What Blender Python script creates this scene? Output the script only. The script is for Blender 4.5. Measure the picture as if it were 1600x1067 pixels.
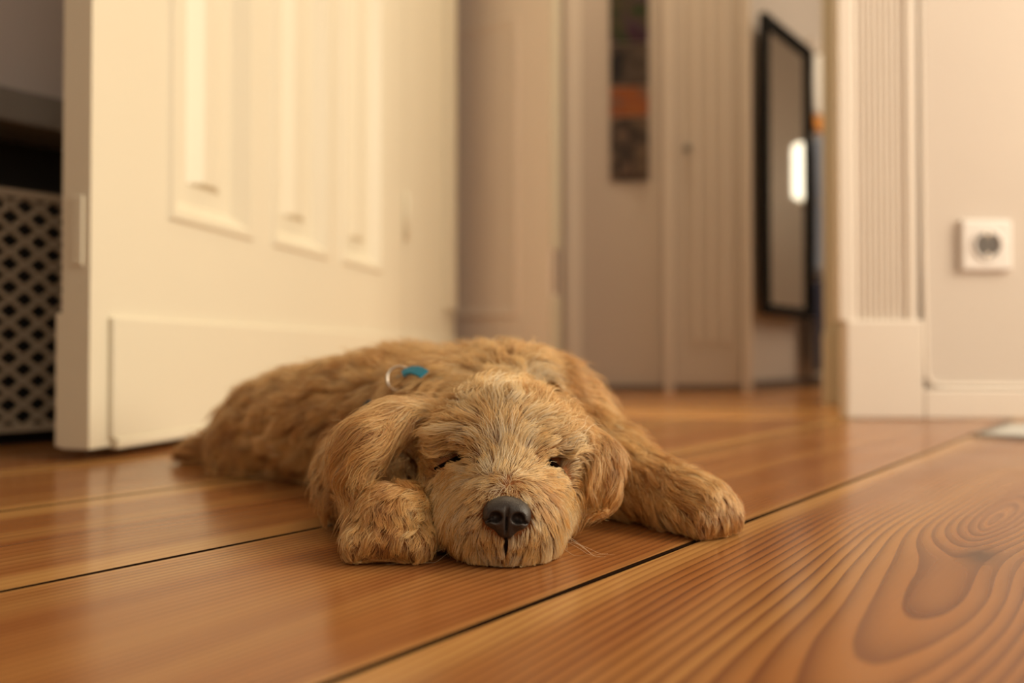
import bpy, bmesh, math, random
import numpy as np
from mathutils import Vector, Matrix
from mathutils.kdtree import KDTree

for o in list(bpy.data.objects):
    bpy.data.objects.remove(o)
SC = bpy.context.scene
COL = SC.collection
random.seed(4)
RNG = np.random.default_rng(11)

# ------------------------------------------------------------------ camera
F = 1244.4            # focal length in pixels of a 1600 wide frame (28 mm)
H = 0.11              # camera height above the boards
HOR = 552.0           # row of the horizon
cam_d = bpy.data.cameras.new('camera')
cam_d.lens = 28.0
cam_d.sensor_width = 36.0
cam_d.clip_start = 0.01
cam = bpy.data.objects.new('camera', cam_d)
COL.objects.link(cam)
cam.location = (0, 0, H)
cam.rotation_euler = (math.radians(90.0) + math.atan((HOR - 533.5) / F), 0, 0)
cam_d.dof.use_dof = True
cam_d.dof.focus_distance = 0.425
cam_d.dof.aperture_fstop = 3.3
SC.camera = cam

# ------------------------------------------------------------------ light
world = bpy.data.worlds.new('world')
SC.world = world
world.use_nodes = True
bg = world.node_tree.nodes['Background']
bg.inputs[0].default_value = (1.0, 0.93, 0.82, 1)
bg.inputs[1].default_value = 1.0

def area(name, loc, target, sx, sy, power, color):
    d = bpy.data.lights.new(name, 'AREA')
    d.shape = 'RECTANGLE'
    d.size, d.size_y = sx, sy
    d.energy = power
    d.color = color
    o = bpy.data.objects.new(name, d)
    COL.objects.link(o)
    o.location = loc
    v = Vector(target) - Vector(loc)
    o.rotation_euler = v.to_track_quat('-Z', 'Y').to_euler()
    return o

area('window_daylight', (2.02, 0.25, 1.25), (0, 0.45, 0.7), 1.5, 1.7, 70, (1.0, 0.85, 0.63))
area('back_fill', (0.9, -1.5, 1.5), (0.2, 0.8, 0.3), 1.2, 1.4, 5, (1.0, 0.86, 0.68))  # weak fill added behind the camera, at an unseen window
area('hall_top_fill', (0.45, 1.95, 2.4), (0.45, 1.95, 0), 0.4, 0.25, 15.0, (1.0, 0.77, 0.48))  # area light added overhead to brighten the hall, no lamp fitting there
area('hall_side_fill', (1.98, 2.15, 1.3), (0.3, 2.1, 0.5), 0.8, 1.4, 10.0, (1.0, 0.80, 0.56))  # area light added to brighten the right side of the hall

SC.view_settings.view_transform = 'Standard'
SC.view_settings.look = 'None'
SC.view_settings.gamma = 1.0
SC.view_settings.use_curve_mapping = False
SC.view_settings.exposure = 0.0

# ------------------------------------------------------------------ helpers
def P(x, y, d):
    """point that a photo pixel shows at depth d"""
    return Vector(((x - 800) / F * d, d, H + (HOR - y) / F * d))

def lin(r, g, b):
    f = lambda c: (c / 255 / 12.92) if c / 255 <= 0.04045 else ((c / 255 + 0.055) / 1.055) ** 2.4
    return (f(r), f(g), f(b), 1)

class NT:
    """tiny node-tree builder"""
    def __init__(self, name):
        self.m = bpy.data.materials.new(name)
        self.m.use_nodes = True
        self.t = self.m.node_tree
        self.t.nodes.clear()
        self.out = self.t.nodes.new('ShaderNodeOutputMaterial')
    def n(self, kind, ins=None, **kw):
        nd = self.t.nodes.new('ShaderNode' + kind)
        for k, v in kw.items():
            setattr(nd, k, v)
        for k, v in (ins or {}).items():
            self.set(nd, k, v)
        return nd
    def set(self, nd, k, v):
        s = nd.inputs[k]
        if isinstance(v, bpy.types.NodeSocket):
            self.t.links.new(v, s)
        elif isinstance(v, bpy.types.Node):
            self.t.links.new(v.outputs[0], s)
        else:
            s.default_value = v
    def math(self, op, a, b=0.0, c=0.0, clamp=False):
        nd = self.n('Math', {0: a, 1: b, 2: c}, operation=op)
        nd.use_clamp = clamp
        return nd.outputs[0]
    def ramp(self, fac, stops, interp='LINEAR'):
        nd = self.n('ValToRGB', {0: fac})
        cr = nd.color_ramp
        cr.interpolation = interp
        while len(cr.elements) > 1:
            cr.elements.remove(cr.elements[-1])
        cr.elements[0].position = stops[0][0]
        cr.elements[0].color = stops[0][1]
        for p, c in stops[1:]:
            e = cr.elements.new(p)
            e.color = c
        return nd.outputs[0]
    def mix(self, fac, a, b, blend='MIX'):
        nd = self.n('Mix', data_type='RGBA', blend_type=blend)
        self.set(nd, 0, fac); self.set(nd, 6, a); self.set(nd, 7, b)
        return nd.outputs[2]
    def done(self, sh):
        self.t.links.new(sh.outputs[0], self.out.inputs[0])
        return self.m

def paint(name, col, rough=0.5, bump=0.05, scale=60, var=0.04, spec=0.5):
    t = NT(name)
    tc = t.n('TexCoord')
    nz = t.n('TexNoise', {'Vector': tc.outputs['Object'], 'Scale': scale, 'Detail': 4.0})
    nz2 = t.n('TexNoise', {'Vector': tc.outputs['Object'], 'Scale': 3.0, 'Detail': 3.0})
    dk = tuple(c * (1 - var * 2) for c in col[:3]) + (1,)
    c = t.mix(nz2.outputs[0], dk, col)
    b = t.n('Bump', {'Height': nz.outputs[0], 'Strength': bump, 'Distance': 0.002})
    p = t.n('BsdfPrincipled', {'Base Color': c, 'Roughness': rough, 'Normal': b, 'Specular IOR Level': spec})
    return t.done(p)

M = {}
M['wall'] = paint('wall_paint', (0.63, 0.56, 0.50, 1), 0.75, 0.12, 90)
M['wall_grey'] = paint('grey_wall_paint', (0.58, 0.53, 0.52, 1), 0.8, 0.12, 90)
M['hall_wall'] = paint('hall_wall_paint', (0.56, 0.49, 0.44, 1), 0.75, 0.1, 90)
M['ceiling'] = paint('ceiling_paint', (0.78, 0.76, 0.72, 1), 0.85, 0.05)
M['lacquer'] = paint('white_door_lacquer', (0.72, 0.67, 0.54, 1), 0.38, 0.05, 40, 0.02)
M['trim'] = paint('white_trim_lacquer', (0.74, 0.67, 0.60, 1), 0.4, 0.05, 40, 0.02)
M['hall_door'] = paint('hall_door_lacquer', (0.66, 0.58, 0.52, 1), 0.45, 0.05, 40, 0.02)
M['hall_leaf'] = paint('pinkish_white_lacquer', (0.86, 0.76, 0.68, 1), 0.45, 0.05, 40, 0.02)
M['dark'] = paint('dark_gap', (0.012, 0.010, 0.008, 1), 0.9)
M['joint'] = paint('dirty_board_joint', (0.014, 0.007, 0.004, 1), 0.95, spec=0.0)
M['plastic'] = paint('white_plastic', (0.80, 0.76, 0.74, 1), 0.3, 0.0)
M['pinhole'] = paint('socket_well', (0.12, 0.10, 0.09, 1), 0.5, 0.0)
M['paper'] = paint('white_paper', (0.90, 0.90, 0.88, 1), 0.55, 0.02)
M['black'] = paint('black_frame', (0.006, 0.005, 0.005, 1), 0.8, 0.02, spec=0.12)
M['mesh_metal'] = paint('painted_mesh_metal', (0.42, 0.36, 0.28, 1), 0.45, 0.03)
M['shelf'] = paint('grey_shelf', (0.20, 0.19, 0.18, 1), 0.5, 0.03)
M['blue_cloth'] = paint('blue_grey_cloth', (0.26, 0.31, 0.42, 1), 0.9, 0.3, 300)
M['navy_cloth'] = paint('navy_cloth', (0.03, 0.035, 0.08, 1), 0.9, 0.3, 300)
M['orange_cloth'] = paint('orange_cloth', (0.85, 0.36, 0.08, 1), 0.9, 0.3, 300)
M['white_cloth'] = paint('white_cloth', (0.93, 0.91, 0.88, 1), 0.9, 0.3, 300)
M['webbing'] = paint('blue_webbing', (0.004, 0.22, 0.36, 1), 0.6, 0.3, 900)
M['webbing_grey'] = paint('blue_grey_webbing', (0.20, 0.27, 0.30, 1), 0.7, 0.3, 900)
M['buckle'] = paint('dark_buckle', (0.02, 0.03, 0.04, 1), 0.35, 0.0)

def metal(name, col, rough):
    t = NT(name)
    p = t.n('BsdfPrincipled', {'Base Color': col, 'Metallic': 1.0, 'Roughness': rough})
    return t.done(p)
M['steel'] = metal('bright_steel', (0.75, 0.68, 0.60, 1), 0.25)
M['mirror'] = metal('mirror_silver', (0.80, 0.78, 0.74, 1), 0.03)

t = NT('lit_lamp_glass')
M['lamp'] = t.done(t.n('Emission', {'Color': (1.0, 0.88, 0.66, 1), 'Strength': 2.6}))
t = NT('window_glass')
M['glass'] = t.done(t.n('BsdfTransparent', {'Color': (0.95, 0.97, 0.96, 1)}))

def wood(name):
    """heart-pine board: growth rings cut by the board's surface; each board's
    own pith offset, tilt and tone come from custom properties"""
    t = NT(name)
    tc = t.n('TexCoord')
    at = lambda nm: t.n('Attribute', attribute_type='OBJECT', attribute_name=nm).outputs['Fac']
    sep = t.n('SeparateXYZ', {0: tc.outputs['Object']})
    u, v = sep.outputs[0], sep.outputs[1]          # across, along the board
    seed = at('seed')
    cv = t.n('CombineXYZ', {0: t.math('MULTIPLY', u, 5.0), 1: t.math('MULTIPLY', v, 1.6), 2: seed})
    wob = t.n('TexNoise', {'Vector': cv, 'Scale': 1.0, 'Detail': 2.0, 'Roughness': 0.45})
    w = t.math('SUBTRACT', wob.outputs[0], 0.5)
    cv2 = t.n('CombineXYZ', {0: t.math('MULTIPLY', u, 40.0), 1: t.math('MULTIPLY', v, 9.0), 2: seed})
    wob2 = t.n('TexNoise', {'Vector': cv2, 'Scale': 1.0, 'Detail': 2.0})
    w2 = t.math('SUBTRACT', wob2.outputs[0], 0.5)
    # knot: pulls the rings around a point
    ku = t.math('SUBTRACT', u, at('knot_u')); kv = t.math('SUBTRACT', v, at('knot_v'))
    kd = t.math('ADD', t.math('POWER', t.math('ABSOLUTE', ku), 2.0),
                t.math('MULTIPLY', t.math('POWER', t.math('ABSOLUTE', kv), 2.0), 0.16))
    kn = t.math('POWER', 2.718, t.math('MULTIPLY', kd, -900.0))
    kcore = t.math('POWER', 2.718, t.math('MULTIPLY', kd, -16000.0))
    du = t.math('ADD', t.math('SUBTRACT', u, at('pith_u')), t.math('MULTIPLY', w, at('wander')))
    dd = t.math('ADD', t.math('ADD', at('pith_d'), t.math('MULTIPLY', v, at('tilt'))),
                t.math('MULTIPLY', w, at('bulge')))
    r = t.math('SQRT', t.math('ADD', t.math('MULTIPLY', du, du), t.math('MULTIPLY', dd, dd)))
    r = t.math('ADD', r, t.math('MULTIPLY', w2, 0.0016))
    r = t.math('ADD', r, t.math('MULTIPLY', kn, 0.014))
    ph = t.math('MULTIPLY', r, at('freq'))
    fr = t.math('FRACT', ph)
    ring = t.math('POWER', fr, 2.2)
    ring = t.math('MULTIPLY', ring, t.math('SUBTRACT', 1.0, t.math('POWER', fr, 22.0)))
    # slow tone change from year to year
    yr = t.n('TexNoise', {'Vector': t.n('CombineXYZ', {0: t.math('MULTIPLY', r, 70.0), 1: seed, 2: t.math('MULTIPLY', v, 0.7)}), 'Scale': 1.0, 'Detail': 2.0})
    amt = t.math('MULTIPLY', t.math('MULTIPLY', ring, at('contrast')), t.math('ADD', 0.35, yr.outputs[0]), clamp=True)
    fib = t.n('TexNoise', {'Vector': t.n('CombineXYZ', {0: t.math('MULTIPLY', u, 900.0), 1: t.math('MULTIPLY', v, 14.0), 2: seed}), 'Scale': 1.0, 'Detail': 2.0})
    # sapwood along the edges
    half = at('half_width')
    e = t.math('DIVIDE', t.math('ABSOLUTE', t.math('ADD', u, t.math('MULTIPLY', w, 0.022))), half)
    sap = t.math('MULTIPLY', t.math('SUBTRACT', e, at('sap_start')), 9.0, clamp=True)
    heart = t.mix(yr.outputs[0], lin(188, 124, 54), lin(150, 86, 34))
    bnd = t.n('TexNoise', {'Vector': t.n('CombineXYZ', {0: t.math('ADD', t.math('MULTIPLY', u, 26.0), t.math('MULTIPLY', w, 1.2)), 1: t.math('MULTIPLY', v, 0.45), 2: t.math('ADD', seed, 40.0)}), 'Scale': 1.0, 'Detail': 1.5})
    bf_ = t.math('MULTIPLY', t.math('SUBTRACT', bnd.outputs[0], 0.47), 5.0, clamp=True)
    heart = t.mix(t.math('MULTIPLY', bf_, 0.75), heart, lin(196, 140, 68))
    light = t.mix(sap, heart, lin(204, 150, 78))
    dark = t.mix(sap, lin(110, 56, 24), lin(168, 112, 54))
    c = t.mix(amt, light, dark)
    c = t.mix(t.math('MULTIPLY', fib.outputs[0], 0.16), c, lin(110, 60, 26))
    c = t.mix(t.math('MULTIPLY', kcore, 0.9), c, lin(52, 26, 14))
    c = t.mix(t.math('MULTIPLY', kn, 0.25), c, lin(90, 44, 22))
    hs = t.n('HueSaturation', {'Color': c, 'Value': t.math('MULTIPLY', at('tone'), 0.90), 'Saturation': 0.94})
    bp = t.n('Bump', {'Height': t.math('ADD', t.math('MULTIPLY', ring, 0.5), t.math('MULTIPLY', fib.outputs[0], 0.3)), 'Strength': 0.06, 'Distance': 0.001})
    sm = t.n('TexNoise', {'Vector': tc.outputs['Object'], 'Scale': 9.0, 'Detail': 4.0})
    ro = t.math('ADD', 0.14, t.math('MULTIPLY', sm.outputs[0], 0.14))
    p = t.n('BsdfPrincipled', {'Base Color': hs, 'Roughness': ro, 'Normal': bp, 'Specular IOR Level': 0.28})
    return t.done(p)
M['wood'] = wood('oiled_pine_board')

# --------------------------------------------------------------- mesh helpers
def link(name, me, mat, parent=None, smooth=False):
    o = bpy.data.objects.new(name, me)
    COL.objects.link(o)
    if mat is not None and not me.materials:
        me.materials.append(M[mat] if isinstance(mat, str) else mat)
    if smooth:
        me.polygons.foreach_set('use_smooth', [True] * len(me.polygons))
    if parent:
        o.parent = parent
    return o

def bmo(name, bm, mat, parent=None, smooth=False, bevel=0.0):
    bmesh.ops.recalc_face_normals(bm, faces=bm.faces)
    if bevel:
        es = [e for e in bm.edges if len(e.link_faces) == 2 and e.calc_face_angle(0) > 0.7]
        bmesh.ops.bevel(bm, geom=es, offset=bevel, segments=2, affect='EDGES', profile=0.5)
    me = bpy.data.meshes.new(name)
    bm.to_mesh(me)
    bm.free()
    return link(name, me, mat, parent, smooth)

def box(bm, x0, x1, y0, y1, z0, z1, mt=None):
    vs = [bm.verts.new((x, y, z)) for x in (x0, x1) for y in (y0, y1) for z in (z0, z1)]
    for f in ((0, 1, 3, 2), (4, 6, 7, 5), (0, 4, 5, 1), (2, 3, 7, 6), (0, 2, 6, 4), (1, 5, 7, 3)):
        bm.faces.new([vs[i] for i in f])
    if mt is not None:
        for v in vs:
            v.co = mt @ v.co
    return vs

def prism(bm, poly, z0, z1):
    a = [bm.verts.new((x, y, z0)) for x, y in poly]
    b = [bm.verts.new((x, y, z1)) for x, y in poly]
    n = len(poly)
    bm.faces.new(a[::-1]); bm.faces.new(b)
    for i in range(n):
        bm.faces.new((a[i], a[(i + 1) % n], b[(i + 1) % n], b[i]))

def tube(bm, pts, r, seg=8, closed=False):
    pts = [Vector(p) for p in pts]
    n = len(pts)
    rings = []
    up = Vector((0.13, 0.21, 0.97)).normalized()
    for i, p in enumerate(pts):
        if closed:
            d = pts[(i + 1) % n] - pts[i - 1]
        else:
            d = pts[min(i + 1, n - 1)] - pts[max(i - 1, 0)]
        d.normalize()
        s = d.cross(up)
        if s.length < 1e-3:
            s = d.cross(Vector((1, 0, 0)))
        s.normalize()
        w = s.cross(d)
        rr = r[i] if isinstance(r, (list, tuple)) else r
        rings.append([bm.verts.new(p + rr * (math.cos(k * 2 * math.pi / seg) * s + math.sin(k * 2 * math.pi / seg) * w)) for k in range(seg)])
    for i in range(n if closed else n - 1):
        a, b = rings[i], rings[(i + 1) % n]
        for k in range(seg):
            bm.faces.new((a[k], a[(k + 1) % seg], b[(k + 1) % seg], b[k]))
    if not closed:
        bm.faces.new(rings[0][::-1]); bm.faces.new(rings[-1])

def struct(o, label=None):
    o['kind'] = 'structure'
    if label:
        o['label'] = label
    return o

def tag(o, label, cat, group=None):
    o['label'] = label
    o['category'] = cat
    if group:
        o['group'] = group
    return o

def empty(name, loc=(0, 0, 0), rz=0.0):
    o = bpy.data.objects.new(name, None)
    o.empty_display_size = 0.05
    COL.objects.link(o)
    o.location = loc
    o.rotation_euler = (0, 0, rz)
    return o

# ------------------------------------------------------------------ room plan
TH = math.atan2(1050, F)                       # boards run towards x=1850 on the horizon
D = Vector((math.sin(TH), math.cos(TH)))       # along the boards
N = Vector((math.cos(TH), -math.sin(TH)))      # across the boards
def st(s, tt):
    return (N.x * s + D.x * tt, N.y * s + D.y * tt)

WY = 1.345                 # room face of the doorway wall
RX, BY = 2.1, -1.6         # right wall, back wall
SL = -1.19                 # left wall (offset across the boards)
LX = (SL - N.y * WY) / N.x # where left wall meets doorway wall
LXB = (SL - N.y * BY) / N.x
CEIL = 2.9

# floor: sub-floor slab and boards
bm = bmesh.new()
prism(bm, [(LXB - .1, BY - .1), (RX + .1, BY - .1), (RX + .1, 4.3), (LXB - .1, 4.3)], -0.08, -0.022)
floor = struct(bmo('floor', bm, 'dark'), 'wide oiled pine floorboards running diagonally through the room')

def clip(poly, a, b, c):       # keep a*x+b*y<=c
    out = []
    for i in range(len(poly)):
        p, q = poly[i], poly[(i + 1) % len(poly)]
        dp, dq = a * p[0] + b * p[1] - c, a * q[0] + b * q[1] - c
        if dp <= 0:
            out.append(p)
        if dp * dq < 0:
            k = dp / (dp - dq)
            out.append((p[0] + (q[0] - p[0]) * k, p[1] + (q[1] - p[1]) * k))
    return out

BOARD = dict(pith_u=0.0, pith_d=0.02, tilt=0.02, wander=0.06, bulge=0.03, freq=220.0, contrast=1.0,
             sap_start=0.86, tone=1.0, knot_u=9.0, knot_v=9.0)
def board(poly2, origin, ang, half, props, z=0.0):
    """one floorboard: plan polygon in world, object axes across/along the board"""
    ca, sa = math.cos(ang), math.sin(ang)
    loc = [((x - origin[0]) * ca + (y - origin[1]) * sa, -(x - origin[0]) * sa + (y - origin[1]) * ca) for x, y in poly2]
    bm = bmesh.new()
    prism(bm, loc, -0.022, 0.0)
    top = [f for f in bm.faces if all(v.co.z > -1e-6 for v in f.verts)]
    es = [e for e in top[0].edges]
    bmesh.ops.bevel(bm, geom=es, offset=0.0009, segments=1, affect='EDGES')
    o = bmo('plank', bm, 'wood', floor)
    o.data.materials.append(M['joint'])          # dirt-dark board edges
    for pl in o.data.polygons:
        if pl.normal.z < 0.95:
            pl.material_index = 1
    o.location = (origin[0], origin[1], z)
    o.rotation_euler = (0, 0, ang)
    d = dict(BOARD); d.update(props); d['half_width'] = half
    d.setdefault('seed', 0.0)
    for k, v in d.items():
        o[k] = float(v)
    return o

seams = [-1.452, -1.245, -1.04, -0.835, -0.630, -0.4185, -0.2195, -0.012, 0.195, 0.40, 0.605, 0.81, 1.015, 1.22, 1.425, 1.63, 1.835, 2.04, 2.245]
special = {
    # board between -.630 and -.4185: red heart, pale edges
    4: dict(pith_u=0.0, pith_d=0.02, tilt=0.006, contrast=0.65, freq=150, sap_start=0.70, tone=0.90, seed=3.1),
    # board under the muzzle: straight fine grain
    5: dict(pith_u=-0.16, pith_d=0.05, tilt=0.012, contrast=1.1, freq=230, sap_start=0.93, tone=0.94, seed=7.7, wander=0.05, bulge=0.02),
    # near right board: wide cathedral grain with a knot
    6: dict(pith_u=0.018, pith_d=-0.062, tilt=0.105, contrast=1.45, freq=215, sap_start=0.78, tone=0.88, seed=1.9, wander=0.05, bulge=0.035, knot_u=0.030, knot_v=0.495),
    3: dict(pith_u=0.02, pith_d=0.03, tilt=0.03, contrast=0.6, freq=170, sap_start=0.75, tone=0.9, seed=5.2),
}
def right_c(s):
    return s
for i in range(len(seams) - 1):
    s0, s1 = seams[i] + 0.0012, seams[i + 1] - 0.0012
    mid = (s0 + s1) / 2
    strip = [st(s0, -3.6), st(s1, -3.6), st(s1, 3.2), st(s0, 3.2)]
    strip = clip(strip, 0, 1, WY - 0.004)
    if len(strip) >= 3: strip = clip(strip, 0, -1, -BY)
    if len(strip) >= 3: strip = clip(strip, 1, 0, RX)
    if len(strip) >= 3: strip = clip(strip, -N.x, -N.y, -SL)
    if len(strip) < 3:
        continue
    rr = random.Random(i)
    pr = dict(pith_u=rr.uniform(-.06, .06), pith_d=rr.uniform(-.05, .05), tilt=rr.uniform(-.06, .06), seed=rr.uniform(0, 20),
              tone=rr.uniform(.9, 1.04), contrast=rr.uniform(.6, 1.0), freq=rr.uniform(150, 230), sap_start=rr.uniform(.72, .9))
    pr.update(special.get(i, {}))
    board(strip, st(mid, 0.0), -TH, (s1 - s0) / 2, pr)

# doorway threshold board and hall boards run parallel to the doorway wall
ys = [WY, 1.50, 1.72, 1.94, 2.16, 2.38, 2.60, 2.82, 3.04, 3.26, 3.48, 3.70]
for i in range(len(ys) - 1):
    a, b = ys[i] + 0.0012, ys[i + 1] - 0.0012
    x0, x1 = (-0.60, 0.80) if i < 2 else (-1.1, 2.1)
    rr = random.Random(50 + i)
    board([(x0, a), (x1, a), (x1, b), (x0, b)], (0.3, (a + b) / 2), math.pi / 2, (b - a) / 2,
          dict(seed=rr.uniform(0, 20), pith_u=rr.uniform(-.05, .05), tilt=rr.uniform(-.05, .05), tone=1.45 if i < 2 else 1.1, contrast=0.4, sap_start=.2 if i < 2 else .8))  # threshold boards toned paler, bright light on them put into the colour

# walls -----------------------------------------------------------------
bm = bmesh.new()
prism(bm, [(0.70, WY), (RX, WY), (RX, 1.70), (0.80, 1.70)], 0, CEIL)      # right of the doorway
prism(bm, [(LX - .6, WY + .02), (-0.52, WY + .02), (-0.34, 1.70), (LX - .6, 1.70)], 0, CEIL)
prism(bm, [(-0.52, WY), (0.80, WY), (0.80, 1.70), (-0.52, 1.70)], 2.25, CEIL)
wall_front = struct(bmo('wall_front', bm, 'wall'), 'beige painted wall around the doorway')

bm = bmesh.new()
a, b = st(SL, -3.2), (LX, WY)
a2, b2 = st(SL - .12, -3.2), (LX - .16, WY)
prism(bm, [(LXB, BY), (LX, WY), (LX - .16, WY), (LXB - .16, BY)], 0, CEIL)
struct(bmo('wall_left', bm, 'wall_grey'), 'grey wall in shade above the radiator cover')

bm = bmesh.new()
for (y0, y1, z0, z1) in ((BY, -0.55, 0, CEIL), (1.05, WY, 0, CEIL), (-0.55, 1.05, 0, 0.35), (-0.55, 1.05, 2.15, CEIL)):
    box(bm, RX, RX + 0.2, y0, y1, z0, z1)
struct(bmo('wall_right', bm, 'wall'), 'beige wall with the window opening')
bm = bmesh.new()
for (x0, x1, z0, z1) in ((LXB - .2, 0.2, 0, CEIL), (1.6, RX + .2, 0, CEIL), (0.2, 1.6, 0, 0.75), (0.2, 1.6, 2.3, CEIL)):
    box(bm, x0, x1, BY - 0.2, BY, z0, z1)
struct(bmo('wall_back', bm, 'wall'), 'beige wall behind the viewer')
bm = bmesh.new()
box(bm, LXB - .2, RX + .2, BY - .2, 4.3, CEIL, CEIL + .1)
struct(bmo('ceiling', bm, 'ceiling'), 'white ceiling')

def window(n, mk):
    w = empty('window_%d' % n)
    struct(w, 'white framed window out of view with an area light set inside it')
    fr = bmesh.new(); pa = bmesh.new()
    mk(fr, pa)
    bmo('window_frame', fr, 'trim', w, bevel=0.004)
    bmo('pane', pa, 'glass', w)
def w1(fr, pa):
    for (y0, y1, z0, z1) in ((-.55, -.48, .35, 2.15), (.98, 1.05, .35, 2.15), (.215, .285, .35, 2.15), (-.55, 1.05, .35, .42), (-.55, 1.05, 2.08, 2.15)):
        box(fr, RX + .08, RX + .14, y0, y1, z0, z1)
    box(pa, RX + .105, RX + .11, -.50, 1.0, .40, 2.10)
def w2(fr, pa):
    for (x0, x1, z0, z1) in ((.2, .27, .75, 2.3), (1.53, 1.6, .75, 2.3), (.865, .935, .75, 2.3), (.2, 1.6, .75, .82), (.2, 1.6, 2.23, 2.3)):
        box(fr, x0, x1, BY - .14, BY - .08, z0, z1)
    box(pa, .25, 1.55, BY - .11, BY - .105, .8, 2.25)
def w3(fr, pa):
    for (y0, y1, z0, z1) in ((1.72, 1.78, .55, 2.05), (2.52, 2.58, .55, 2.05), (2.12, 2.18, .55, 2.05), (1.72, 2.58, .55, .61), (1.72, 2.58, 1.99, 2.05)):
        box(fr, 2.13, 2.18, y0, y1, z0, z1)
    box(pa, 2.15, 2.155, 1.75, 2.55, .58, 2.02)
window(1, w1)
window(3, w3)  # unseen hall window, added to go with the hall's side area light
window(2, w2)

# fluted casing right of the doorway, on its plinth ------------------------
cx0, cx1 = 0.5590, 0.6895
casing = empty('trim_1', (0, 0, 0))
struct(casing, 'white fluted door casing standing on a plain plinth block')
bm = bmesh.new()
prof = [(0.552, WY + .02), (0.552, 1.337)]
prof += [(0.575, 1.337)]
nfl = 9
fx0, fx1 = 0.578, 0.666
p = (fx1 - fx0) / nfl
for k in range(nfl):
    for q in range(1, 6):
        a = math.pi * q / 6
        prof.append((fx0 + p * (k + 0.5 - 0.42 * math.cos(a)), 1.337 - 0.0 + 0.0065 * math.sin(a)))
prof += [(0.667, 1.337), (0.682, 1.337), (0.682, WY + .02)]
prism(bm, prof, 0.166, 2.25)
bmo('fluted_board', bm, 'trim', casing)
bm = bmesh.new()
prism(bm, [(cx0, 1.332), (cx1, 1.332), (cx1, WY + .02), (cx0, WY + .02)], 0.0, 0.166)
bmo('plinth_block', bm, 'trim', casing, bevel=0.004)
bm = bmesh.new()
prism(bm, [(cx0 + .002, WY + .02), (0.70, WY + .02), (0.80, 1.70), (0.70, 1.70)], 0.0, 2.25)
bmo('reveal_lining', bm, 'trim', casing)
# door frame jamb further back
bm = bmesh.new()
prism(bm, [(0.668, 1.70), (0.80, 1.70), (0.84, 1.95), (0.763, 1.95), (0.70, 1.77)], 0.0, 2.25)
jamb = bmo('door_jamb', bm, 'lacquer', casing, bevel=0.003)
bm = bmesh.new()
prism(bm, [(0.664, 1.694), (0.72, 1.694), (0.72, 1.72), (0.669, 1.72)], 0.0, 0.155)
bmo('jamb_plinth', bm, 'lacquer', casing, bevel=0.003)

# baseboard on the right wall
bm = bmesh.new()
prism(bm, [(cx1 + .001, 1.333), (RX, 1.333), (RX, WY), (cx1 + .001, WY)], 0.0, 0.050)
bmo_ = bmo('baseboard_front', bm, 'trim', bevel=0.003)
struct(bmo_, 'low white baseboard under the socket wall')
bm = bmesh.new()
cab = [(0.688, 1.341, 2.2), (0.690, 1.341, 1.2), (0.693, 1.341, 0.30), (0.696, 1.341, 0.085), (0.6985, 1.341, 0.068), (0.706, 1.341, 0.059), (0.718, 1.341, 0.0555), (0.74, 1.341, 0.055), (1.2, 1.341, 0.055), (2.0, 1.341, 0.055)]
tube(bm, cab, 0.004, 8)
tag(bmo('cable', bm, 'trim', smooth=True), 'thin white cable running down the casing and along the baseboard', 'cable')

# left lining of the doorway, in line with the open door --------------------
HU = Vector((290 / F, 1.0)).normalized()     # direction of the door leaf, from latch edge to hinge
HN = Vector((HU.y, -HU.x))                   # normal of the face we see
E0 = Vector((-660 / F * 0.8136, 0.8136))     # latch edge corner of the visible face
DW = 0.892
def dpt(u, n=0.0):
    q = E0 + HU * u + HN * n
    return (q.x, q.y)
lin_o = empty('trim_2')
struct(lin_o, 'white panelled door lining beside the hinge edge')
bm = bmesh.new()
a, b = dpt(DW + 0.004), dpt(DW + 0.36)
prism(bm, [a, b, (b[0] - .12, b[1] + .02), (-0.36, 1.70)], 0.0, 2.25)
bmo('lining_board', bm, 'lacquer', lin_o)
bm = bmesh.new()
prism(bm, [dpt(DW + .27), dpt(DW + .275, .012), dpt(DW + .335, .014), dpt(DW + .345, 0)], 0.215, 2.25)
bmo('lining_moulding', bm, 'lacquer', lin_o, bevel=0.003)
bm = bmesh.new()
prism(bm, [dpt(DW + .004, 0), dpt(DW + .004, .008), dpt(DW + .36, .008), dpt(DW + .36, 0)], 0.0, 0.15)
bmo('lining_skirting', bm, 'lacquer', lin_o, bevel=0.003)

# ------------------------------------------------------------------ open door
ang = math.atan2(HU.y, HU.x)
door = empty('door_1', (E0.x, E0.y, 0), ang)     # local x along the leaf, local y = away from viewer side
struct(door, 'open white panelled door with a raised kick board')
TK = 0.034
GAP = 0.012
DH = 2.05
pan = [(0.121 + k * (0.183 + 0.05), 0.121 + k * (0.183 + 0.05) + 0.183) for k in range(3)]
PZ0, PZ1 = 0.266, 1.90
# leaf: face with three panel holes (face at local y=0, facing -y), back at y=TK
bm = bmesh.new()
def quad(c):
    bm.faces.new([bm.verts.new(v) for v in c])
xs = [0.0] + [v for pq in pan for v in pq] + [DW]
for i in range(len(xs) - 1):
    x0, x1 = xs[i], xs[i + 1]
    if i % 2 == 0:
        quad([(x0, 0, GAP), (x1, 0, GAP), (x1, 0, DH), (x0, 0, DH)])
    else:
        quad([(x0, 0, GAP), (x1, 0, GAP), (x1, 0, PZ0), (x0, 0, PZ0)])
        quad([(x0, 0, PZ1), (x1, 0, PZ1), (x1, 0, DH), (x0, 0, DH)])
quad([(0, TK, GAP), (0, TK, DH), (DW, TK, DH), (DW, TK, GAP)])
quad([(0, 0, GAP), (0, 0, DH), (0, TK, DH), (0, TK, GAP)])
quad([(DW, 0, GAP), (DW, TK, GAP), (DW, TK, DH), (DW, 0, DH)])
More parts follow.
